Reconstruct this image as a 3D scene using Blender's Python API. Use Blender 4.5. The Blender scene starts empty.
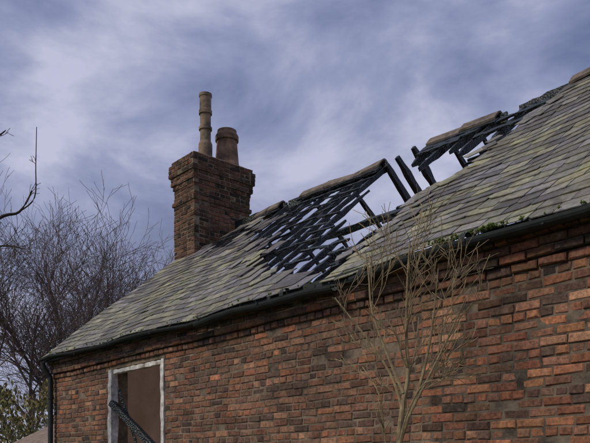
import bpy, math, random
from mathutils import Vector, Matrix, noise
R=random.Random(11)
D=bpy.data; C=bpy.context

# ------------------------------------------------------------ helpers
class MB:
    def __init__(s): s.v=[];s.f=[];s.c=[]
    def add(s,vs,fs,col=(1,1,1)):
        n=len(s.v); s.v.extend([tuple(p) for p in vs])
        for f in fs: s.f.append(tuple(i+n for i in f)); s.c.append(col)
    def build(s,name,mat,parent=None,smooth=False):
        me=D.meshes.new(name); me.from_pydata(s.v,[],s.f)
        ca=me.color_attributes.new('Col','FLOAT_COLOR','CORNER')
        buf=[]
        for f,c in zip(s.f,s.c): buf.extend((c[0],c[1],c[2],1.0)*len(f))
        ca.data.foreach_set('color',buf)
        me.materials.append(mat)
        if smooth: me.polygons.foreach_set('use_smooth',[True]*len(me.polygons))
        me.update()
        o=D.objects.new(name,me); C.scene.collection.objects.link(o)
        if parent: o.parent=parent
        return o
BOXF=[(0,3,2,1),(4,5,6,7),(0,1,5,4),(1,2,6,5),(2,3,7,6),(3,0,4,7)]
def box(mb,x0,x1,y0,y1,z0,z1,col=(1,1,1)):
    mb.add([(x0,y0,z0),(x1,y0,z0),(x1,y1,z0),(x0,y1,z0),(x0,y0,z1),(x1,y0,z1),(x1,y1,z1),(x0,y1,z1)],BOXF,col)
def beam(mb,p0,p1,w,h,up=(0,0,1),n=8,j=0.006,col=(1,1,1),taper0=1,taper1=1,bend=0):
    p0=Vector(p0);p1=Vector(p1);d=(p1-p0).normalized();up=Vector(up)
    sd=d.cross(up).normalized(); u=sd.cross(d).normalized()
    vs=[];fs=[]
    for i in range(n+1):
        a=i/n; p=p0.lerp(p1,a)+u*(-bend*math.sin(a*math.pi)); k=1.0
        if a<.15: k=taper0+(1-taper0)*a/.15
        if a>.85: k=taper1+(1-taper1)*(1-a)/.15
        k*=R.uniform(.85,1.08)
        for sx,sy in((-1,-1),(1,-1),(1,1),(-1,1)):
            vs.append(p+sd*(sx*w/2*k+R.uniform(-j,j))+u*(sy*h/2*k+R.uniform(-j,j)))
        if i:
            b=(i-1)*4
            for q in range(4): fs.append((b+q,b+(q+1)%4,b+4+(q+1)%4,b+4+q))
    fs.append((3,2,1,0)); b=n*4; fs.append((b,b+1,b+2,b+3))
    mb.add(vs,fs,col)
def tube(mb,pts,rads,sides=5,col=(1,1,1)):
    vs=[];fs=[];m=len(pts)
    ref=Vector((.31,.17,.93))
    for i,p in enumerate(pts):
        d=(pts[min(i+1,m-1)]-pts[max(i-1,0)]).normalized()
        if abs(d.dot(ref))>.97: ref=Vector((1,.1,.1)).normalized()
        a=d.cross(ref).normalized(); b=a.cross(d)
        for k in range(sides):
            t=k/sides*math.tau
            vs.append(p+(a*math.cos(t)+b*math.sin(t))*rads[i])
    for i in range(m-1):
        for k in range(sides):
            fs.append((i*sides+k,i*sides+(k+1)%sides,(i+1)*sides+(k+1)%sides,(i+1)*sides+k))
    mb.add(vs,fs,col)
def lathe(mb,cx,cy,prof,n=24,col=(1,1,1)):
    vs=[];fs=[]
    for r,z in prof:
        for k in range(n):
            t=k/n*math.tau; vs.append((cx+r*math.cos(t),cy+r*math.sin(t),z))
    for i in range(len(prof)-1):
        for k in range(n): fs.append((i*n+k,i*n+(k+1)%n,(i+1)*n+(k+1)%n,(i+1)*n+k))
    mb.add(vs,fs,col)
def empty(name):
    o=D.objects.new(name,None); C.scene.collection.objects.link(o); return o
def interp(tab,x):
    if x<=tab[0][0]: return tab[0][1]
    for (a,b),(c,d) in zip(tab,tab[1:]):
        if x<=c: return b+(d-b)*(x-a)/(c-a)
    return tab[-1][1]

# ------------------------------------------------------------ materials
def nodes(name):
    m=D.materials.new(name); m.use_nodes=True; nt=m.node_tree
    return m,nt,nt.nodes['Principled BSDF']
def N(nt,t,**kw):
    n=nt.nodes.new(t)
    for k,v in kw.items():
        if k in n.inputs: n.inputs[k].default_value=v
        else: setattr(n,k,v)
    return n
def ramp(nt,fac,stops):
    r=nt.nodes.new('ShaderNodeValToRGB'); e=r.color_ramp.elements
    while len(e)<len(stops): e.new(.5)
    for el,(p,c) in zip(e,stops): el.position=p; el.color=(c[0],c[1],c[2],1)
    nt.links.new(fac,r.inputs[0]); return r.outputs[0]
def mix(nt,fac,a,b,mode='MIX'):
    m=nt.nodes.new('ShaderNodeMix'); m.data_type='RGBA'; m.blend_type=mode
    for s,v in((m.inputs[0],fac),(m.inputs[6],a),(m.inputs[7],b)):
        if hasattr(v,'is_output'): nt.links.new(v,s)
        elif isinstance(v,tuple): s.default_value=(v[0],v[1],v[2],1)
        else: s.default_value=v
    return m.outputs[2]
def noi(nt,vec,scale,detail=5,rough=.55,dist=0):
    n=N(nt,'ShaderNodeTexNoise'); n.inputs['Scale'].default_value=scale
    n.inputs['Detail'].default_value=detail; n.inputs['Roughness'].default_value=rough
    n.inputs['Distortion'].default_value=dist
    if vec is not None: nt.links.new(vec,n.inputs['Vector'])
    return n.outputs[0]
def pos(nt): return N(nt,'ShaderNodeNewGeometry').outputs['Position']
def bump(nt,b,h,strength,dist):
    n=nt.nodes.new('ShaderNodeBump'); n.inputs['Strength'].default_value=strength
    n.inputs['Distance'].default_value=dist
    nt.links.new(h,n.inputs['Height']); nt.links.new(n.outputs[0],b.inputs['Normal'])
def MM(nt,op,a,b=None):
    m=nt.nodes.new('ShaderNodeMath'); m.operation=op; m.use_clamp=False
    for i,v in enumerate((a,b)):
        if v is None: continue
        if hasattr(v,'is_output'): nt.links.new(v,m.inputs[i])
        else: m.inputs[i].default_value=v
    return m.outputs[0]
W1=(1,1,1);K0=(0,0,0)
def vcol(nt):
    a=nt.nodes.new('ShaderNodeVertexColor'); a.layer_name='Col'; return a.outputs[0]

def mat_brick():
    m,nt,b=nodes('weathered_brick'); p=pos(nt); c=vcol(nt)
    f=noi(nt,p,38,8,.75); c=mix(nt,1.0,c,ramp(nt,f,[(.32,(.36,.35,.36)),(.5,(.95,.95,.95)),(.68,(1.6,1.55,1.5))]),'MULTIPLY')
    g=ramp(nt,noi(nt,p,1.7,8,.7),[(.42,K0),(.60,W1)]); gm=mix(nt,1.0,g,(.66,.66,.66),'MULTIPLY')
    c=mix(nt,gm,c,mix(nt,1.0,c,(.42,.42,.44),'MULTIPLY'))
    sx=nt.nodes.new('ShaderNodeSeparateXYZ'); nt.links.new(p,sx.inputs[0])
    z=N(nt,'ShaderNodeMapRange'); nt.links.new(sx.outputs[2],z.inputs[0]); z.inputs[1].default_value=2.35; z.inputs[2].default_value=3.05
    st_=MM(nt,'MULTIPLY',z.outputs[0],MM(nt,'MULTIPLY',noi(nt,p,3.0,8,.7,.4),1.5))
    st2=N(nt,'ShaderNodeMapRange'); nt.links.new(st_,st2.inputs[0]); st2.inputs[1].default_value=.25; st2.inputs[2].default_value=.95; st2.inputs[4].default_value=.74
    c=mix(nt,st2.outputs[0],c,mix(nt,1.0,c,(.24,.24,.25),'MULTIPLY'))
    h=ramp(nt,noi(nt,p,9,9,.8),[(.54,K0),(.70,(.5,.5,.5))])
    c=mix(nt,h,c,(.38,.29,.21))
    # thin green algae film
    al=ramp(nt,noi(nt,p,2.6,7,.75,.3),[(.56,K0),(.70,(.35,.35,.35))]); c=mix(nt,al,c,(.10,.105,.05))
    k=ramp(nt,noi(nt,p,70,4,.8),[(.60,K0),(.68,(.8,.8,.8))]); c=mix(nt,k,c,(.045,.033,.03))
    nt.links.new(c,b.inputs['Base Color']); b.inputs['Roughness'].default_value=.9
    b.inputs['Specular IOR Level'].default_value=.25
    bump(nt,b,noi(nt,p,75,8,.8),.9,.008); return m
def mat_mortar():
    m,nt,b=nodes('old_lime_mortar'); p=pos(nt)
    sx=nt.nodes.new('ShaderNodeSeparateXYZ'); nt.links.new(p,sx.inputs[0])
    z=N(nt,'ShaderNodeMapRange'); nt.links.new(sx.outputs[0],z.inputs[0]); z.inputs[1].default_value=5.6; z.inputs[2].default_value=6.5
    c=mix(nt,z.outputs[0],(.20,.16,.12),(.19,.155,.12))
    f=ramp(nt,noi(nt,p,4,8,.75),[(.38,(.26,.25,.25)),(.62,(1.45,1.4,1.3))]); c=mix(nt,1.0,c,f,'MULTIPLY')
    nt.links.new(c,b.inputs['Base Color']); b.inputs['Roughness'].default_value=.95
    bump(nt,b,noi(nt,p,60,6,.8),.9,.01); return m
def mat_slate():
    m,nt,b=nodes('lichened_slate'); p=pos(nt); c=vcol(nt)
    f=noi(nt,p,20,8,.75); c=mix(nt,1.0,c,ramp(nt,f,[(.3,(.40,.40,.41)),(.7,(1.45,1.45,1.45))]),'MULTIPLY')
    h=ramp(nt,noi(nt,p,1.5,8,.74),[(.42,K0),(.62,(.85,.85,.85))])
    c=mix(nt,h,c,mix(nt,1.0,c,(1.06,1.03,.68),'MULTIPLY'))
    k=ramp(nt,noi(nt,p,48,5,.85),[(.56,K0),(.66,(.7,.7,.7))]); c=mix(nt,k,c,(.34,.335,.25))
    d=ramp(nt,noi(nt,p,4.5,9,.78),[(.49,K0),(.65,(.75,.75,.75))]); c=mix(nt,d,c,(.07,.064,.058))
    nt.links.new(c,b.inputs['Base Color']); b.inputs['Roughness'].default_value=.62
    bump(nt,b,noi(nt,p,40,8,.75),.8,.007); return m
def mat_char():
    m,nt,b=nodes('charred_timber'); p=pos(nt)
    v=N(nt,'ShaderNodeTexVoronoi'); v.inputs['Scale'].default_value=46; nt.links.new(p,v.inputs['Vector'])
    c=ramp(nt,noi(nt,p,12,6,.75),[(.35,(.004,.007,.008)),(.6,(.014,.023,.026)),(.8,(.045,.062,.066))])  # char black, with its teal sheen put into the base colour
    nt.links.new(c,b.inputs['Base Color']); b.inputs['Roughness'].default_value=.48
    bump(nt,b,v.outputs['Distance'],.9,.012); return m
def mat_simple(name,c1,c2,scale=8,rough=.8,bs=.3,bd=.005,useCol=False,metal=0):
    m,nt,b=nodes(name); p=pos(nt)
    c=ramp(nt,noi(nt,p,scale,6,.65),[(.32,c1),(.68,c2)])
    if useCol: c=mix(nt,1.0,c,vcol(nt),'MULTIPLY')
    nt.links.new(c,b.inputs['Base Color']); b.inputs['Roughness'].default_value=rough; b.inputs['Metallic'].default_value=metal
    if bs: bump(nt,b,noi(nt,p,scale*6,5,.7),bs,bd)
    return m
def mat_brick_tex():
    m,nt,b=nodes('plain_brick'); tc=nt.nodes.new('ShaderNodeTexCoord')
    sp=nt.nodes.new('ShaderNodeSeparateXYZ'); nt.links.new(tc.outputs['Object'],sp.inputs[0])
    ad=N(nt,'ShaderNodeMath',operation='ADD'); nt.links.new(sp.outputs[0],ad.inputs[0]); nt.links.new(sp.outputs[1],ad.inputs[1])
    cb=nt.nodes.new('ShaderNodeCombineXYZ'); nt.links.new(ad.outputs[0],cb.inputs[0]); nt.links.new(sp.outputs[2],cb.inputs[1])
    t=nt.nodes.new('ShaderNodeTexBrick'); nt.links.new(cb.outputs[0],t.inputs[0])
    t.inputs['Scale'].default_value=1; t.inputs['Brick Width'].default_value=.19; t.inputs['Row Height'].default_value=.061; t.inputs['Mortar Size'].default_value=.006
    t.inputs['Color1'].default_value=(.26,.10,.065,1); t.inputs['Color2'].default_value=(.14,.07,.055,1); t.inputs['Mortar'].default_value=(.2,.17,.14,1)
    nt.links.new(t.outputs[0],b.inputs['Base Color']); b.inputs['Roughness'].default_value=.9; return m
BR=mat_brick(); MO=mat_mortar(); SL=mat_slate(); CH=mat_char(); BT=mat_brick_tex()
PLA=mat_simple('smoked_plaster',(.60,.42,.27),(.85,.67,.48),2.5,.9)
WHT=mat_simple('peeling_white_paint',(.22,.19,.16),(.85,.84,.82),11,.7,.6,.008)
GUT=mat_simple('black_cast_iron',(.006,.010,.010),(.018,.026,.026),9,.75,.4,.005)
RID=mat_simple('ridge_clay',(.045,.038,.034),(.24,.19,.15),9,.85,.5,.008)
SHR=mat_simple('outbuilding_tile',(.12,.09,.07),(.30,.23,.17),9,.85)
POT=mat_simple('weathered_clay_pot',(.06,.048,.04),(.31,.24,.175),6,.9,.5,.008,True)
MOS=mat_simple('moss',(.05,.08,.01),(.16,.23,.03),40,.95,1,.01)
BARK=mat_simple('grey_bark',(.05,.038,.036),(.14,.10,.088),6,.9,.0,.005,True)
TAN=mat_simple('pale_bark',(.13,.10,.055),(.36,.28,.155),20,.85,.3,.003,True)
LEAF=mat_simple('hedge_leaf',(.08,.085,.035),(.20,.19,.08),3,.8,0,.001,True)
GRS=mat_simple('rough_grass',(.035,.05,.015),(.10,.11,.04),.9,.95,.6,.05)

# ------------------------------------------------------------ house constants
ZE=3.15; A=.7717; B=.636; L=3.569; WID=5.508; SE=11.0
def sag(s,r):
    x=max(0,min(1,s/8.2))
    return -.045*math.sin(math.pi*x)-.02*math.sin(math.pi*min(1,max(0,r/L)))*math.sin(s*1.3)+.014*math.sin(s*3.1+r*2)+.006*math.sin(s*6.3-r*4)
def RP(s,r,h=0,far=False):
    y=r*A-h*B; z=ZE+r*B+h*A+sag(s,r)
    return Vector((s,WID-y if far else y,z))
house=empty('brick_house')

# ------------------------------------------------------------ bricks
PL=[(.28,.135,.085),(.32,.165,.105),(.23,.12,.08),(.18,.105,.08),(.36,.20,.125),(.14,.092,.072),(.26,.155,.105),(.31,.14,.08)]
PR=[(.44,.185,.10),(.50,.235,.125),(.36,.15,.09),(.47,.20,.11),(.30,.135,.085),(.20,.115,.085),(.14,.092,.072),(.40,.20,.13),(.53,.29,.175),(.26,.13,.085)]
PC=[(.14,.085,.06),(.10,.065,.05),(.22,.115,.07),(.08,.058,.048),(.30,.145,.08),(.19,.10,.065),(.26,.135,.085)]
BH=.061; BL=.19
def one_brick(mb,O,U,Nn,u0,u1,z0,z1,d,depth,col,ch=.006):
    def P(u,z,n): return O+U*u+Vector((0,0,z))+Nn*n
    j=lambda:R.uniform(-.0025,.0025)
    uz=[(u0,z0),(u1,z0),(u1,z1),(u0,z1)]
    cu=(u0+u1)/2; cz=(z0+z1)/2
    tl=R.uniform(-.003,.003)
    fr=[]; ou=[]; bk=[]
    for u,z in uz:
        ju,jz=j(),j(); su=1 if u>cu else -1; sz=1 if z>cz else -1
        cc=ch*R.uniform(.6,2.3)
        fr.append(P(u+ju-su*cc,z+jz-sz*cc*.8,d+tl*su+R.uniform(-.001,.001)))
        ou.append(P(u+ju,z+jz,d-cc*.9+tl*su)); bk.append(P(u+ju,z+jz,-depth))
    vs=fr+ou+bk; fs=[(0,1,2,3)]
    for q in range(4):
        fs.append((4+q,4+(q+1)%4,(q+1)%4,q)); fs.append((8+q,8+(q+1)%4,4+(q+1)%4,4+q))
    mb.add(vs,fs,col)
def course(mb,O,U,Nn,Ls,z,row,pal,proud=0.0,depth=.1,skip=None,hgt=BH,broken=0.0,spread=.003):
    hdr=(row%4==3)
    bl=BL/2 if hdr else BL
    u=-(bl/2 if row%2 else 0)-( BL/4 if hdr else 0)-R.uniform(0,.02)
    j=.009
    while u<Ls:
        bb=bl*R.uniform(.95,1.05)
        a=max(0,u); b=min(Ls,u+bb-j)
        u+=bb
        if b-a<.03: continue
        segs=[(a,b)]
        if skip:
            s0,s1,k0,k1=skip
            if z+hgt>k0+.02 and z<k1-.02:
                segs=[]
                if a<s0: segs.append((a,min(b,s0)))
                if b>s1: segs.append((max(a,s1),b))
        for a2,b2 in segs:
            if b2-a2<.025: continue
            if R.random()<broken: continue
            g=O+U*((a2+b2)/2)
            pl=pal(g.x,z) if callable(pal) else pal
            c=R.choice(pl); k=R.uniform(.72,1.2); c=tuple(x*k for x in c)
            d=proud+R.uniform(-spread,spread)
            if R.random()<.05: d-=.008
            wob=.006*math.sin(g.x*2.1+z)+.003*math.sin(g.x*7)
            one_brick(mb,O,U,Nn,a2,b2,z+j*.5+wob,z+hgt-j*.5+wob,d,depth,c)

WY=.12; WT=3.085
OP=(1.604,2.847,1.05,2.83)
fb=MB()
def fpal(x,z):
    lim=6.33+(.45*noise.noise(Vector((z*2.5,3,1))) if z>2.5 else 0)+(z>2.5)*.15
    dk=noise.noise(Vector((x*.9,z*1.4,7)))
    if x>lim: 
        if dk>.15 and R.random()<.45: return PC
        return PR if R.random()<.82 else PL
    if z>2.88 and x<4.5: return PC if R.random()<.6 else PL
    if dk>.15: return PC if R.random()<.38 else PL
    return PL if R.random()<.88 else PR
rows=int(WT/BH)
for r in range(rows+1):
    z=r*BH
    top=rows-r
    pr={0:.085,1:.05,2:.05,3:.02}.get(top,0.0)
    course(fb,Vector((0,WY,0)),Vector((1,0,0)),Vector((0,-1,0)),6.33,z,r,fpal,pr,.1,OP,broken=0)
    course(fb,Vector((6.335,WY-.018,0)),Vector((1,0,0)),Vector((0,-1,0)),SE-6.335,z,r+1,fpal,pr,.1,None,broken=.001,spread=.006)
fb.build('front_wall_bricks',BR,house)
core=MB(); y0=WY+.007; y1=WY+.24
ztop=(rows+1)*BH-.004
box(core,0.003,OP[0]-.003,y0,y1,0,ztop); box(core,OP[1]+.003,6.33,y0,y1,0,ztop); box(core,6.333,SE-.003,y0-.018,y1,0,ztop)
box(core,OP[0]-.001,OP[1]+.001,y0+.001,y1-.001,OP[3]+.003,ztop-.001); box(core,OP[0]-.001,OP[1]+.001,y0+.001,y1-.001,0,OP[2]-.003)
box(core,0.01,SE-.01,WY-.04,y0+.003,ztop-BH*3+.012,ztop-.003)
core.build('front_wall_mortar',MO,house)
gw=MB()
def gable(x0,x1):
    vs=[];
    for x in(x0,x1): vs+= [(x,WY+.02,0),(x,WID-WY,0),(x,WID-WY,ZE+.0),(x,WID/2,ZE+WID/2*.824-.16),(x,WY+.02,ZE+.0)]
    gw.add(vs,[(4,3,2,1,0),(5,6,7,8,9),(0,1,6,5),(1,2,7,6),(2,3,8,7),(3,4,9,8),(4,0,5,9)])
gable(.012,.24); gable(SE-.24,SE-.012)
box(gw,.26,SE-.26,WID-WY-.23,WID-WY-.003,0,ZE)
gw.build('gable_and_back_walls',BT,house)
ip=MB()
ip.add([(.246,WY+.25,.0),(.246,WID-.4,0),(.246,WID-.4,3.2),(.246,WID/2,5.2),(.246,WY+.25,3.2)],[(0,1,2,3,4)])
box(ip,.25,SE-.25,WID-WY-.25,WID-WY-.236,0,3.05)
box(ip,6.4,6.5,WY+.25,WID-WY-.26,0,3.0)
ip.build('interior_plaster',PLA,house)
fl=MB(); box(fl,.25,SE-.25,WY+.25,WID-WY-.26,.02,.08); fl.build('interior_floor',PLA,house)

# window frame
wf=MB(); s0,s1,z0,z1=OP
beam(wf,(s0+.045,WY+.02,z0+.02),(s0+.045,WY+.02,z1-.002),.085,.09,(0,1,0),18,.003)
beam(wf,(s1-.035,WY+.03,z0+.02),(s1-.035,WY+.03,z1-.002),.06,.09,(0,1,0),18,.003)
beam(wf,(s0+.09,WY+.03,z1-.030),(s1-.07,WY+.03,z1-.030),.06,.045,(0,0,1),18,.004)
wf.build('window_frame',WHT,house)
sl=MB(); beam(sl,(s0-.06,WY-.0,z0-.02),(s1+.06,WY-.0,z0-.02),.2,.06,(0,0,1),10,.002); sl.build('window_sill',WHT,house)
ch=MB()
beam(ch,(1.66,WY+.0,2.44),(3.25,.55,1.15),.065,.075,(0,0,1),12,.005)
beam(ch,(1.72,WY+.06,2.60),(2.1,.5,1.15),.03,.03,(0,0,1),8,.004)

# ------------------------------------------------------------ slates
st=MB()
SPAL=[(.265,.26,.205),(.30,.295,.23),(.225,.22,.19),(.315,.305,.235),(.20,.19,.17),(.245,.235,.205),(.28,.28,.205),(.17,.16,.145)]
PUR=[(.19,.18,.19),(.235,.225,.235),(.15,.14,.15),(.27,.26,.265),(.12,.11,.115)]
BUR=[(.05,.045,.048),(.09,.08,.085),(.14,.125,.14),(.07,.06,.06)]
RB=[(0,5.3),(.3,5.35),(.52,5.55),(1.0,5.35),(1.1,5.4),(1.23,5.62),(1.64,5.75),(2.27,5.87),(2.76,6.0)]
LB=[(0,5.3),(.22,5.2),(.26,4.45),(.42,4.1),(.67,3.65),(1.1,3.1),(1.4,2.75),(1.55,2.3),(1.7,1.7),(1.9,1.1),(2.1,.62),(2.3,.0)]
TH=.007
def slate(s,r,w,l,h0,h1,rot,col,far=False,lift=0):
    ch1=R.uniform(.01,.05) if R.random()<.25 else .002
    ch2=R.uniform(.01,.05) if R.random()<.25 else .002
    pts=[(-w/2+ch1,R.uniform(-.004,.004)),(w/2-ch2,R.uniform(-.004,.004)),(w/2,ch2),(w/2,l),(-w/2,l),(-w/2,ch1)]
    c,sn=math.cos(rot),math.sin(rot); tw=R.uniform(-.004,.004)
    top=[];bot=[]
    for a,b in pts:
        x=s+a*c-b*sn; y=r+a*sn+b*c
        h=h0+(h1-h0)*b/l+tw*a/w+lift
        bot.append(RP(x,y,h,far)); top.append(RP(x,y,h+TH,far))
    n=len(pts); fs=[tuple(range(n)),tuple(range(2*n-1,n-1,-1))]
    for q in range(n): fs.append((q,n+q,n+(q+1)%n,(q+1)%n))
    st.add(top+bot,[tuple(f) for f in fs],col)
G=.132; SLN=.30
def slates(far):
    nr=int(L/G)
    for i in range(nr+1):
        r=i*G-.02; w=.20; x=-.06+(w/2 if i%2 else 0)-w/2
        while x<SE+.05:
            ww=w+R.uniform(-.035,.035); s=x+ww/2; x+=ww
            if s<-.08+ww/2*.4: ww*=.8; s=-.06+ww/2
            t=(r+.08)*A
            if far:
                if s<6.1+R.uniform(-.1,.1) and s>.5 and r>.5+R.uniform(-.2,.2): continue
                slate(s,r,ww-.005,min(SLN,L-r),.018,.0,0,R.choice(PUR),True); continue
            eR=interp(RB,t); eL=interp(LB,t)
            right=s-ww*.3>eR+R.uniform(-.06,.06); left=s+ww*.3<eL+R.uniform(-.10,.10)
            inch= (s-ww/2<.58 and s+ww/2>-.02 and r*A>1.97)
            if inch and r*A<3.1: continue
            if not(right or left):
                if .55<s<2.3 and 1.5<t<2.5 and R.random()<.16:
                    slate(s,r+R.uniform(-.04,.04),ww-.01,.26,.015,.0,R.uniform(-.25,.25),R.choice(BUR+PUR))
                continue
            m=noise.noise(Vector((s*.7,r*.9,2.2)))
            edge=min(abs(s-eR),abs(s-eL)) if t>.25 else 9
            pu=.22+ (.3 if t>1.9 else 0)+(.3 if m>.08 else 0)
            if edge<.4: pu+=.3
            if s<3 : pu-=.1
            col=R.choice(PUR) if R.random()<pu else R.choice(SPAL)
            if s<3 and t>1.2 and R.random()<.4: col=R.choice(BUR+PUR)
            k=R.uniform(.75,1.15); col=tuple(q*k for q in col)
            rot=R.gauss(0,.007); dr=R.uniform(-.007,.007)
            if R.random()<.05: dr-=R.uniform(.015,.06); rot+=R.uniform(-.05,.05)
            if R.random()<.010 and .3<t: continue
            if edge<.2 and R.random()<.35: rot+=R.uniform(-.12,.12); dr+=R.uniform(-.05,.03)
            slate(s,r+dr,ww-.007,min(SLN,L-r),.0175+R.uniform(0,.004),.0,rot,col,False)
slates(False); slates(True)
for _ in range(18):
    t=R.uniform(.3,1.6); s=interp(LB,t)+R.uniform(-.25,.25)
    slate(s,t/A,R.uniform(.12,.2),R.uniform(.15,.28),.03,.022,R.uniform(-1.2,1.2),R.choice(PUR+BUR+SPAL))
for _ in range(18):
    t=R.uniform(.3,2.5); s=interp(RB,t)+R.uniform(-.08,.3)
    slate(s,t/A,R.uniform(.12,.2),R.uniform(.15,.28),.03,.022,R.uniform(-.9,.9),R.choice(PUR+SPAL))
for _ in range(10):
    s=R.uniform(.6,2.2); r=R.uniform(2.1,3.3)
    slate(s,r,R.uniform(.12,.2),R.uniform(.15,.26),.02,.0,R.uniform(-1.5,1.5),R.choice(BUR+PUR))
st.build('roof_slates',SL,house)

# ------------------------------------------------------------ charred roof timbers
NUP=RP(1,1,1)-RP(1,1,0)
def rafter(s,r0,r1,far=False,w=.042,h=.052,ds=0.0,t0=1,t1=1):
    beam(ch,RP(s,r0,-.05,far),RP(s+ds,r1,-.05,far),w,h,(RP(s,1,1,far)-RP(s,1,0,far)),max(4,int(abs(r1-r0)*9)),.006,taper0=t0,taper1=t1)
RS=[.8,1.12,1.44,1.78,2.12,2.44,2.76,3.06,3.36,3.64]
for s_ in RS: rafter(s_,.02,L if s_!=1.44 else L-.3,ds=R.uniform(-.05,.05))
fr=[(3.94,0,2.7),(4.26,0,1.8),(4.58,0,1.25),(4.9,0,.95),(5.16,0,1.15),(5.42,0,1.7),(5.7,0,2.9)]
for s,a,b in fr: rafter(s,a+.02,b,ds=R.uniform(-.04,.04),t1=.5)
for s,a in((4.36,3.0),(4.62,2.75),(4.90,2.95),(5.16,2.7),(5.5,2.75),(5.78,2.6)): rafter(s,a,L,h=.075,t0=.5,ds=R.uniform(-.02,.02))
s=6.1
while s<SE: rafter(s,0.02,L-.02); rafter(s,0.02,L-.02,True); s+=.4
for s,a in((.95,2.4),(1.6,2.2),(2.3,2.6),(3.0,2.4),(3.60,2.2),(3.84,2.5),(4.06,2.6),(4.6,2.9),(5.0,0),(5.6,0)):
    h=.052 if not 3.5<s<4.3 else .078
    rafter(s,a,L+(.0 if not 3.7<s<4.3 else R.uniform(.0,.08)),True,w=h*.8,h=h,ds=R.uniform(-.05,.05),t0=.5 if a else 1,t1=.7)
r=.22
while r<3.45:
    xs=RS+[3.94,4.26,4.58,4.9,5.16,5.42]
    for sa,sb in zip(xs,xs[1:]):
        lim=interp([(2.2,3.5),(3.64,3.3),(3.94,2.6),(4.26,1.8),(4.58,1.2),(5.4,.8)],sb)
        if r>lim: continue
        if R.random()<(.60 if sa<2.0 else .42): continue
        dd=R.uniform(-.03,.03)
        beam(ch,RP(sa-.03,r+dd,-.010),RP(sb+.03,r+dd+R.uniform(-.02,.02),-.012),.030,.018,NUP,4,.004)
    r+=.27
for k in range(24):
    r=.15+k*G; t=r*A
    if t<.3 or r>3.4: continue
    e=interp(RB,t)
    beam(ch,RP(e-R.uniform(.0,.3),r,-.02),RP(e+.6,r,-.02),.03,.02,NUP,4,.003)
    e=interp(LB,t)
    if e>1: beam(ch,RP(e-.6,r,-.02),RP(e+R.uniform(.0,.2),r,-.02),.03,.02,NUP,4,.003)
beam(ch,RP(.25,1.75,-.12),RP(5.9,1.75,-.13),.06,.06,NUP,34,.010)
beam(ch,(.25,WY+.14,3.10),(SE-.3,WY+.14,3.10),.1,.07,(0,0,1),40,.006)
ry=WID/2; rz=ZE+L*B
for a,b in((.55,1.75),(1.8,3.62),(4.28,5.3),(5.45,6.4)):
    beam(ch,(a,ry,rz-.04+sag(a,L)),(b,ry,rz-.04+sag(b,L)),.03,.11,(0,0,1),12,.005)
beam(ch,(1.2,1.8,3.5),(2.4,3.2,4.6),.06,.08,(0,0,1),12,.008)
for sa,sb,rr in((2.1,3.6,3.47),(4.3,5.25,3.45),(4.32,5.1,3.32),(4.34,4.9,3.20),(1.1,1.7,3.44),(5.2,5.8,3.0),(5.3,5.9,3.35)):
    beam(ch,RP(sa,rr,.0),RP(sb,rr+R.uniform(-.05,.02),.0),.09,.025,NUP,10,.006)
ch.build('charred_roof_timbers',CH,house)

# ridge tiles
rt=MB()
def ridge_tile(a,b,dz=0,dz2=None):
    if dz2 is None: dz2=dz
    prof=[(-.115,-.085),(-.07,-.03),(-.03,.008),(0,.018),(.03,.008),(.07,-.03),(.115,-.085)]
    vs=[]
    for s,d in((a,dz),(b,dz2)):
        for y,z in prof: vs.append((s,ry+y,rz+z+.035+sag(s,L)+d))
    for s,d in((a,dz),(b,dz2)):
        for y,z in prof: vs.append((s,ry+y*.9,rz+z+.015+sag(s,L)+d))
    fs=[]
    for q in range(6): fs+= [(q,q+7,q+8,q+1),(14+q,15+q,22+q,21+q),(q,q+1,q+15,q+14),(7+q,21+q,22+q,8+q)]
    fs+=[(0,14,21,7),(6,13,27,20)]
    rt.add(vs,fs,(1,1,1))
def run(a,b,step=.46):
    while a<b-.05:
        e=min(a+step-.01,b); d=R.uniform(-.012,.015); ridge_tile(a,e,d,d+R.uniform(-.018,.018)); a+=step
run(1.12,1.68,.3); run(2.13,3.6,.49); run(4.31,5.22,.46); run(6.05,SE+.03)
rt.build('ridge_tiles',RID,house)

# ------------------------------------------------------------ gutter
gt=MB()
def gutter(a,b,r=.055,za=0,zb=0,ya=-.045):
    n=8; m=max(2,int((b-a)/.3)); vs=[];fs=[]
    for i in range(m+1):
        s=a+(b-a)*i/m; z=ZE-.02+sag(s,0)+za+(zb-za)*i/m+.006*math.sin(s*5)
        for k in range(n+1):
            t=math.pi+math.pi*k/n
            vs.append((s,ya+r*math.cos(t),z+r*math.sin(t)))
        for k in range(n+1):
            t=math.tau-math.pi*k/n
            vs.append((s,ya+(r-.007)*math.cos(t),z+(r-.007)*math.sin(t)))
    q=2*(n+1)
    for i in range(m):
        for k in range(q): fs.append((i*q+k,i*q+(k+1)%q,(i+1)*q+(k+1)%q,(i+1)*q+k))
    gt.add(vs,fs)
gutter(-.06,1.9,.030); gutter(1.91,3.9,.030,0,-.01)
gutter(3.7,5.6,.046,-.02,-.03); gutter(5.8,SE,.046,-.012,0)
s=.2
while s<SE:
    beam(gt,(s,WY-.08,ZE-.07),(s,-.1,ZE-.09),.02,.012,(0,0,1),2,0)
    if s>3.8: tube(gt,[Vector((s+.3,-.045,ZE-.03+sag(s+.3,0))),Vector((s+.35,-.045,ZE-.03+sag(s+.35,0)))],[.052,.052],12)
    s+=.9
beam(gt,(3.6,.01,ZE-.05),(SE,.01,ZE-.035),.02,.08,(0,0,1),30,.003)
beam(gt,(0.0,.01,ZE-.035),(3.55,.01,ZE-.075),.02,.05,(0,0,1),20,.003)
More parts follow.
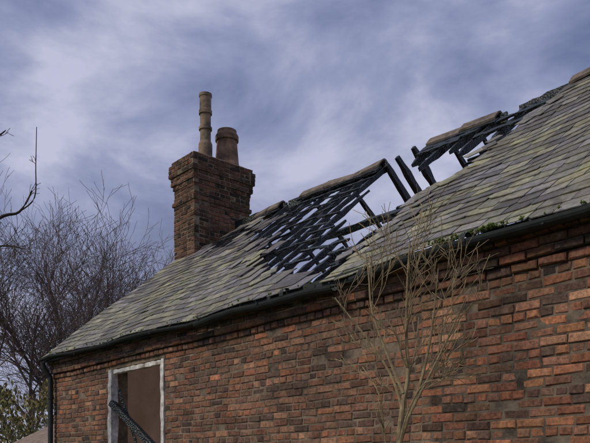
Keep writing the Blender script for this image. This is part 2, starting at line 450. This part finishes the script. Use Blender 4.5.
pts=[Vector((.03,-.045,ZE-.06)),Vector((.03,-.03,ZE-.14)),Vector((.05,.05,ZE-.26)),Vector((.05,.055,ZE-.4)),Vector((.05,.055,.1))]
tube(gt,pts,[.034]*5,12)
for z in(2.6,1.6,.7): tube(gt,[Vector((.05,.055,z)),Vector((.05,.055,z+.06))],[.042,.042],12)
gt.build('gutter_and_downpipe',GUT,house)
ms=MB()
for _ in range(420):
    s=R.choice([R.gauss(6.88,.10),R.gauss(6.64,.06),R.gauss(7.0,.05),R.uniform(6.2,9)]) if R.random()<.6 else R.uniform(.2,9)
    y=R.uniform(-.075,.02); z=ZE+.005+sag(s,0)+R.uniform(0,.022)
    r=R.uniform(.004,.012)
    vs=[];
    for k in range(5):
        t=k/5*math.tau; vs.append((s+r*math.cos(t)*R.uniform(.7,1.3),y+r*math.sin(t)*R.uniform(.7,1.3),z))
    vs.append((s,y,z+r*R.uniform(.8,1.8))); vs.append((s,y,z-r))
    ms.add(vs,[(k,(k+1)%5,5) for k in range(5)]+[((k+1)%5,k,6) for k in range(5)])
ms.build('moss_on_gutter',MOS,house)

# ------------------------------------------------------------ chimney
cb=MB(); cm=MB()
cx0,cx1,cy0,cy1=.0,.55,2.0,3.03
zc=4.2; ztopc=6.29; nrow=int(round((ztopc-zc)/BH))
for r in range(nrow):
    z=ztopc-(nrow-r)*BH; top=nrow-1-r
    pr={0:.03,1:.06,2:.06,3:.06,4:.035,5:.035,6:.012,10:.02}.get(top,0)
    a0,a1,b0,b1=cx0-pr,cx1+pr,cy0-pr,cy1+pr
    kw=dict(depth=.085,spread=.0035)
    q=r*2+(r%2)
    course(cb,Vector((a0,b0,0)),Vector((1,0,0)),Vector((0,-1,0)),a1-a0,z,q,PC+PL,0,**kw)
    course(cb,Vector((a1,b1,0)),Vector((-1,0,0)),Vector((0,1,0)),a1-a0,z,q,PC,0,**kw)
    course(cb,Vector((a1,b0+.093,0)),Vector((0,1,0)),Vector((1,0,0)),b1-b0-.186,z,q,PC+(PL if z<5.5 else PL[:3]),0,**kw)
    course(cb,Vector((a0,b1-.093,0)),Vector((0,-1,0)),Vector((-1,0,0)),b1-b0-.186,z,q,PC,0,**kw)
    box(cm,a0+.007,a1-.007,b0+.007,b1-.007,z+.0003,z+BH-.0003)
cb.build('chimney_bricks',BR,house)
box(cm,cx0+.01,cx1-.01,cy0+.01,cy1-.01,3.2,zc)
cm.add([(cx0-.02,cy0-.02,ztopc),(cx1+.02,cy0-.02,ztopc),(cx1+.02,cy1+.02,ztopc),(cx0-.02,cy1+.02,ztopc),(cx0+.1,cy0+.12,ztopc+.07),(cx1-.1,cy0+.12,ztopc+.07),(cx1-.1,cy1-.12,ztopc+.07),(cx0+.1,cy1-.12,ztopc+.07)],BOXF)
cm.build('chimney_mortar',MO,house)
pt=MB()
def pot(x,y,prof,col): lathe(pt,x,y,[(r,z) for r,z in prof],28,col)
z=ztopc+.02
pot(.27,2.39,[(.0,z),(.105,z),(.105,z+.28),(.10,z+.30),(.082,z+.34),(.082,z+.50),(.10,z+.505),(.10,z+.545),(.082,z+.55),(.082,z+.74),(.10,z+.745),(.10,z+.80),(.088,z+.81),(.088,z+1.0),(.098,z+1.01),(.098,z+1.05),(.07,z+1.05),(.07,z+.6)],(1.0,.94,.86))
pot(.27,2.79,[(.0,z),(.20,z),(.20,z+.06),(.185,z+.10),(.16,z+.40),(.155,z+.44),(.18,z+.45),(.182,z+.52),(.165,z+.55),(.15,z+.57),(.15,z+.61),(.12,z+.61),(.12,z+.2)],(1.0,.80,.68))
pt.build('chimney_pots',POT,house)

# ------------------------------------------------------------ trees
def perp(d):
    v=Vector((R.uniform(-1,1),R.uniform(-1,1),R.uniform(-1,1))); v=v-d*v.dot(d); return v.normalized()
def grow(mb,p,d,ln,rad,lev,maxlev,cfg):
    ns=4 if lev<2 else 3; pts=[p.copy()]; rr=[rad]
    for i in range(ns):
        d=(d+perp(d)*cfg['wob']+Vector((0,0,cfg['up']))*(1 if lev else .3)).normalized()
        p=p+d*ln/ns; pts.append(p.copy()); rr.append(max(cfg['rmin'],rad*(1-(.45 if lev<maxlev else .6)*(i+1)/ns)))
    sh=R.uniform(.7,1.3)
    tube(mb,pts,rr,7 if lev<1 else (5 if lev<3 else 3),(sh,sh,sh))
    if lev>=maxlev: return
    nch=cfg['n'][lev]
    for k in range(nch):
        a=cfg['lo'][lev]+(1-cfg['lo'][lev])*(k+R.random())/nch; a=min(.999,a)
        i=min(ns-1,int(a*ns)); f=a*ns-i
        q=pts[i].lerp(pts[i+1],f); rq=rr[i]+(rr[i+1]-rr[i])*f
        dd=(pts[i+1]-pts[i]).normalized(); ang=math.radians(R.uniform(*cfg['ang']))
        nd=(dd*math.cos(ang)+perp(dd)*math.sin(ang)).normalized()
        grow(mb,q,nd,ln*R.uniform(*cfg['ls']) if lev else ln*R.uniform(*cfg['ls0']),rq*R.uniform(.5,.72),lev+1,maxlev,cfg)
def bare_tree(name,x,y,h,mat=BARK,lev=5):
    mb=MB(); cfg=dict(wob=.15,up=.05,rmin=.0055,n=[8,7,5,4,3],lo=[.35,.25,.2,.15,.1],ang=(22,46),ls=(.50,.70),ls0=(.75,1.0))
    grow(mb,Vector((x,y,-.1)),Vector((R.uniform(-.05,.05),R.uniform(-.05,.05),1)).normalized(),h*.42,h*.013,0,lev,cfg)
    zs=sorted(v[2] for v in mb.v); zm=zs[int(len(zs)*.985)]; k=h*.95/zm
    mb.v=[(x+(v[0]-x)*k,y+(v[1]-y)*k,v[2]*k) for v in mb.v]
    return mb.build(name,mat)
bare_tree('bare_tree',-14.87,7.25,11.4)
bare_tree('bare_tree.001',-15.6,9.3,10.4)
bare_tree('bare_tree.002',-14.03,5.17,10.2)
bare_tree('bare_tree.003',-21.7,11.58,12.4)

# nearer tree whose twigs enter on the left
nt_=MB(); cfgn=dict(wob=.2,up=.06,rmin=.003,n=[5,4,3],lo=[.2,.2,.2],ang=(25,60),ls=(.45,.7),ls0=(.4,.6))
def limb(mb,pl,r0,r1,cfg=None,nb=5,bl=.5,maxlev=2,col=(1,1,1),sides=7,a0=.3,brad=.45):
    P=[Vector(p) for p in pl]; out=[]; m=len(P)
    for i in range(m-1):
        p0=P[max(i-1,0)];p1=P[i];p2=P[i+1];p3=P[min(i+2,m-1)]
        for k in range(5):
            t=k/5; out.append(.5*((2*p1)+(p2-p0)*t+(2*p0-5*p1+4*p2-p3)*t*t+(3*p1-p0-3*p2+p3)*t**3))
    out.append(P[-1]); n=len(out); rr=[r0+(r1-r0)*i/(n-1) for i in range(n)]
    tube(mb,out,rr,sides,col)
    for _ in range(nb):
        i=int((a0+(1-a0)*R.random())*(n-2)); d=(out[i+1]-out[i]).normalized(); ang=math.radians(R.uniform(20,50))
        grow(mb,out[i],(d*math.cos(ang)+perp(d)*math.sin(ang)).normalized(),bl*R.uniform(.6,1.2),rr[i]*brad,3-maxlev,3,dict(cfg,n=[4,4,3],lo=[.2]*3) )
dk=(.3,.3,.3)
limb(nt_,[(.75,-2.2,-.1),(.8,-2.15,1.5),(.9,-2.05,3.0),(1.0,-2.1,4.2),(.95,-2.3,5.4),(1.0,-2.4,6.4)],.11,.03,cfgn,8,.7,2,dk,9)
limb(nt_,[(.9,-2.05,3.0),(1.25,-1.62,3.9),(1.63,-1.2,4.32),(1.78,-1.02,4.40),(1.88,-.92,4.62)],.03,.007,cfgn,4,.28,1,dk)
limb(nt_,[(1.78,-1.02,4.40),(1.89,-.9,4.55),(1.90,-.89,4.9),(1.91,-.885,5.30)],.009,.004,cfgn,2,.12,1,dk,5)
limb(nt_,[(.9,-2.05,3.0),(1.2,-1.7,3.7),(1.6,-1.22,4.02),(1.82,-.98,4.0)],.022,.005,cfgn,3,.3,1,dk)
limb(nt_,[(1.0,-2.1,4.2),(1.35,-1.55,4.9),(1.63,-1.2,5.2),(1.69,-1.13,5.27)],.02,.004,cfgn,2,.2,1,dk)
nt_.build('bare_tree.004',BARK)

# tall shrub against the wall
sb=MB(); cs=dict(wob=.17,up=.09,rmin=.0020,n=[4,4,3],lo=[.2,.2,.2],ang=(16,44),ls=(.5,.75),ls0=(.5,.7))
bx,by=6.62,-.5
def S(ds,z,dt=0): return (bx+ds,by+dt,z)
w=(1,1,1)
limb(sb,[S(0,-.05),S(.02,.9),S(0.03,1.7),S(.06,2.0),S(.08,2.2,.03),S(.05,2.45,.05),S(.10,2.75,.0),S(.12,3.02)],.026,.004,cs,8,.40,2,w,8,.55)
limb(sb,[S(.03,1.72),S(-.02,1.95,.1),S(-.10,2.2,.1),S(-.22,2.42,.05),S(-.37,2.62),S(-.54,2.80)],.013,.003,cs,6,.30,2,w,6)
limb(sb,[S(.07,2.1),S(-.02,2.35,-.05),S(-.10,2.62,-.1),S(-.13,2.85,-.1),S(-.16,3.02,-.1)],.011,.003,cs,6,.32,2,w,6)
limb(sb,[S(.05,1.85),S(.13,2.1,.06),S(.18,2.35,.1),S(.23,2.6,.1),S(.26,2.85,.1)],.013,.003,cs,6,.32,2,w,6)
limb(sb,[S(.03,1.75),S(.16,1.95,-.05),S(.28,2.2,0),S(.38,2.42,.05),S(.50,2.62,.05)],.011,.003,cs,5,.30,2,w,6)
limb(sb,[S(.02,1.5),S(-.08,1.8,0),S(-.13,2.1,0),S(-.28,2.3,0)],.008,.003,cs,3,.26,2,w,6)
limb(sb,[S(.02,1.2),S(.1,1.6,-.1),S(.16,1.9,-.1),S(.28,2.1,-.1),S(.38,2.15,-.1)],.008,.003,cs,3,.26,2,w,6)
sb.build('bare_shrub',TAN)

# sparse evergreen hedge behind the corner
hd=MB()
def leafmass(mb,cx,cy,rx,ry_,h,n,ls):
    for _ in range(n):
        a=R.random()*math.tau; q=R.random()**.5; z=R.random()**.8*h
        lump=1+.35*noise.noise(Vector((math.cos(a)*1.5,math.sin(a)*1.5,z*.9+cx)))
        taper=(1-(z/h)**2.2)**.5
        x=cx+math.cos(a)*rx*q*lump*taper; y=cy+math.sin(a)*ry_*q*lump*taper
        z*=1+.12*noise.noise(Vector((x*1.7,y*1.7,1)))
        if noise.noise(Vector((x*1.8,y*1.8,z*1.8)))<-.08: continue
        p=Vector((x,y,z)); u=perp(Vector((0,0,1)))*R.uniform(.2,.8)+Vector((0,0,R.uniform(.2,1.4))); u.normalize(); v=perp(u)
        l=ls*R.uniform(.6,1.6); ww=l*.2; k=R.uniform(.5,1.7)
        mb.add([p-u*l/2,p+v*ww,p+u*l/2,p-v*ww],[(0,1,2,3)],(k*R.uniform(.9,1.3),k,k*.8))
leafmass(hd,-6.6,1.6,1.9,1.6,3.6,11000,.09)
leafmass(hd,-5.6,-1.0,1.6,1.5,3.0,5000,.09)
leafmass(hd,-8.8,4.0,2.2,2.0,3.9,8000,.10)
hd.build('evergreen_hedge',LEAF)

# small outbuilding
ob=empty('outbuilding')
a=MB(); box(a,-3.3,-1.3,.5,2.6,0,1.95); a.build('walls',BT,ob)
a=MB()
for y0_,y1_,z0_,z1_ in((.35,1.55,1.86,2.45),(2.75,1.55,1.86,2.45)):
    a.add([(-3.4,y0_,z0_),(-1.2,y0_,z0_),(-1.2,y1_,z1_),(-3.4,y1_,z1_),(-3.4,y0_,z0_+.05),(-1.2,y0_,z0_+.05),(-1.2,y1_,z1_+.05),(-3.4,y1_,z1_+.05)],BOXF)
a.add([(-3.3,.5,1.95),(-3.3,2.6,1.95),(-3.3,1.55,2.42),(-1.3,.5,1.95),(-1.3,2.6,1.95),(-1.3,1.55,2.42)],[(0,1,2),(5,4,3)])
a.build('roof',SHR,ob)

# ground
g=MB(); n=40; S_=400
vs=[];fs=[]
for i in range(n+1):
    for j in range(n+1):
        fx=(i/n*2-1); fy=(j/n*2-1); x=S_*fx*abs(fx); y=S_*fy*abs(fy)
        d=max(0,math.hypot(x-4,y-2)-12); vs.append((x,y,min(1,d/20)*.5*noise.noise(Vector((x*.03,y*.03,0)))))
for i in range(n):
    for j in range(n): fs.append((i*(n+1)+j,(i+1)*(n+1)+j,(i+1)*(n+1)+j+1,i*(n+1)+j+1))
g.add(vs,fs); g.build('ground',GRS,None,True)

# ------------------------------------------------------------ world
wd=D.worlds.new('World'); C.scene.world=wd; wd.use_nodes=True; nt=wd.node_tree
bg=nt.nodes['Background']; bg.inputs[1].default_value=.12
SUN_EL=math.radians(40); SUNV=Vector((-.25,-1,0)).normalized()
az=math.atan2(SUNV.x,SUNV.y)
sky=nt.nodes.new('ShaderNodeTexSky'); sky.sky_type='NISHITA'; sky.sun_disc=False; sky.sun_elevation=SUN_EL; sky.sun_rotation=az
tc=nt.nodes.new('ShaderNodeTexCoord'); sp=nt.nodes.new('ShaderNodeSeparateXYZ'); nt.links.new(tc.outputs['Generated'],sp.inputs[0])
def M(op,a,b=None): return MM(nt,op,a,b)
zz=M('ADD',M('MAXIMUM',sp.outputs[2],0),.75)
cbn=nt.nodes.new('ShaderNodeCombineXYZ'); nt.links.new(M('DIVIDE',sp.outputs[0],zz),cbn.inputs[0]); nt.links.new(M('DIVIDE',sp.outputs[1],zz),cbn.inputs[1]); nt.links.new(M('MULTIPLY',sp.outputs[2],1.2),cbn.inputs[2])
n1=noi(nt,cbn.outputs[0],5.0,9,.56,.25); n2=noi(nt,cbn.outputs[0],2.2,3,.5,.1)
f=M('ADD',M('MULTIPLY',n1,.6),M('MULTIPLY',n2,.4))
cl=ramp(nt,f,[(.39,(.95,1.2,2.3)),(.46,(1.55,1.85,3.2)),(.53,(2.6,2.85,4.3)),(.61,(4.5,4.6,5.9))])
hz=ramp(nt,sp.outputs[2],[(.0,W1),(.42,K0)])
hzm=mix(nt,1.0,hz,(.62,.62,.62),'MULTIPLY')
cl=mix(nt,hzm,cl,(4.9,4.8,6.0))
res=mix(nt,.93,sky.outputs[0],cl); nt.links.new(res,bg.inputs[0])
sd=D.lights.new('sun','SUN'); sd.energy=2.0; sd.angle=math.radians(10); sd.color=(1,.89,.72)
so=D.objects.new('sun',sd); C.scene.collection.objects.link(so)
dirv=Vector((SUNV.x*math.cos(SUN_EL),SUNV.y*math.cos(SUN_EL),math.sin(SUN_EL)))
so.rotation_euler=dirv.to_track_quat('Z','Y').to_euler()

# ------------------------------------------------------------ camera
cd=D.cameras.new('camera'); co=D.objects.new('camera',cd); C.scene.collection.objects.link(co)
co.location=(9.753,-4.052,1.6); co.rotation_euler=(math.radians(90),0,math.atan2(.7547,.656))
cd.sensor_width=36; cd.lens=750/590*36; cd.shift_y=252.5/590; cd.clip_end=2000; cd.clip_start=.05
C.scene.camera=co
C.scene.view_settings.view_transform='Standard'; C.scene.view_settings.look='None'; C.scene.view_settings.exposure=0
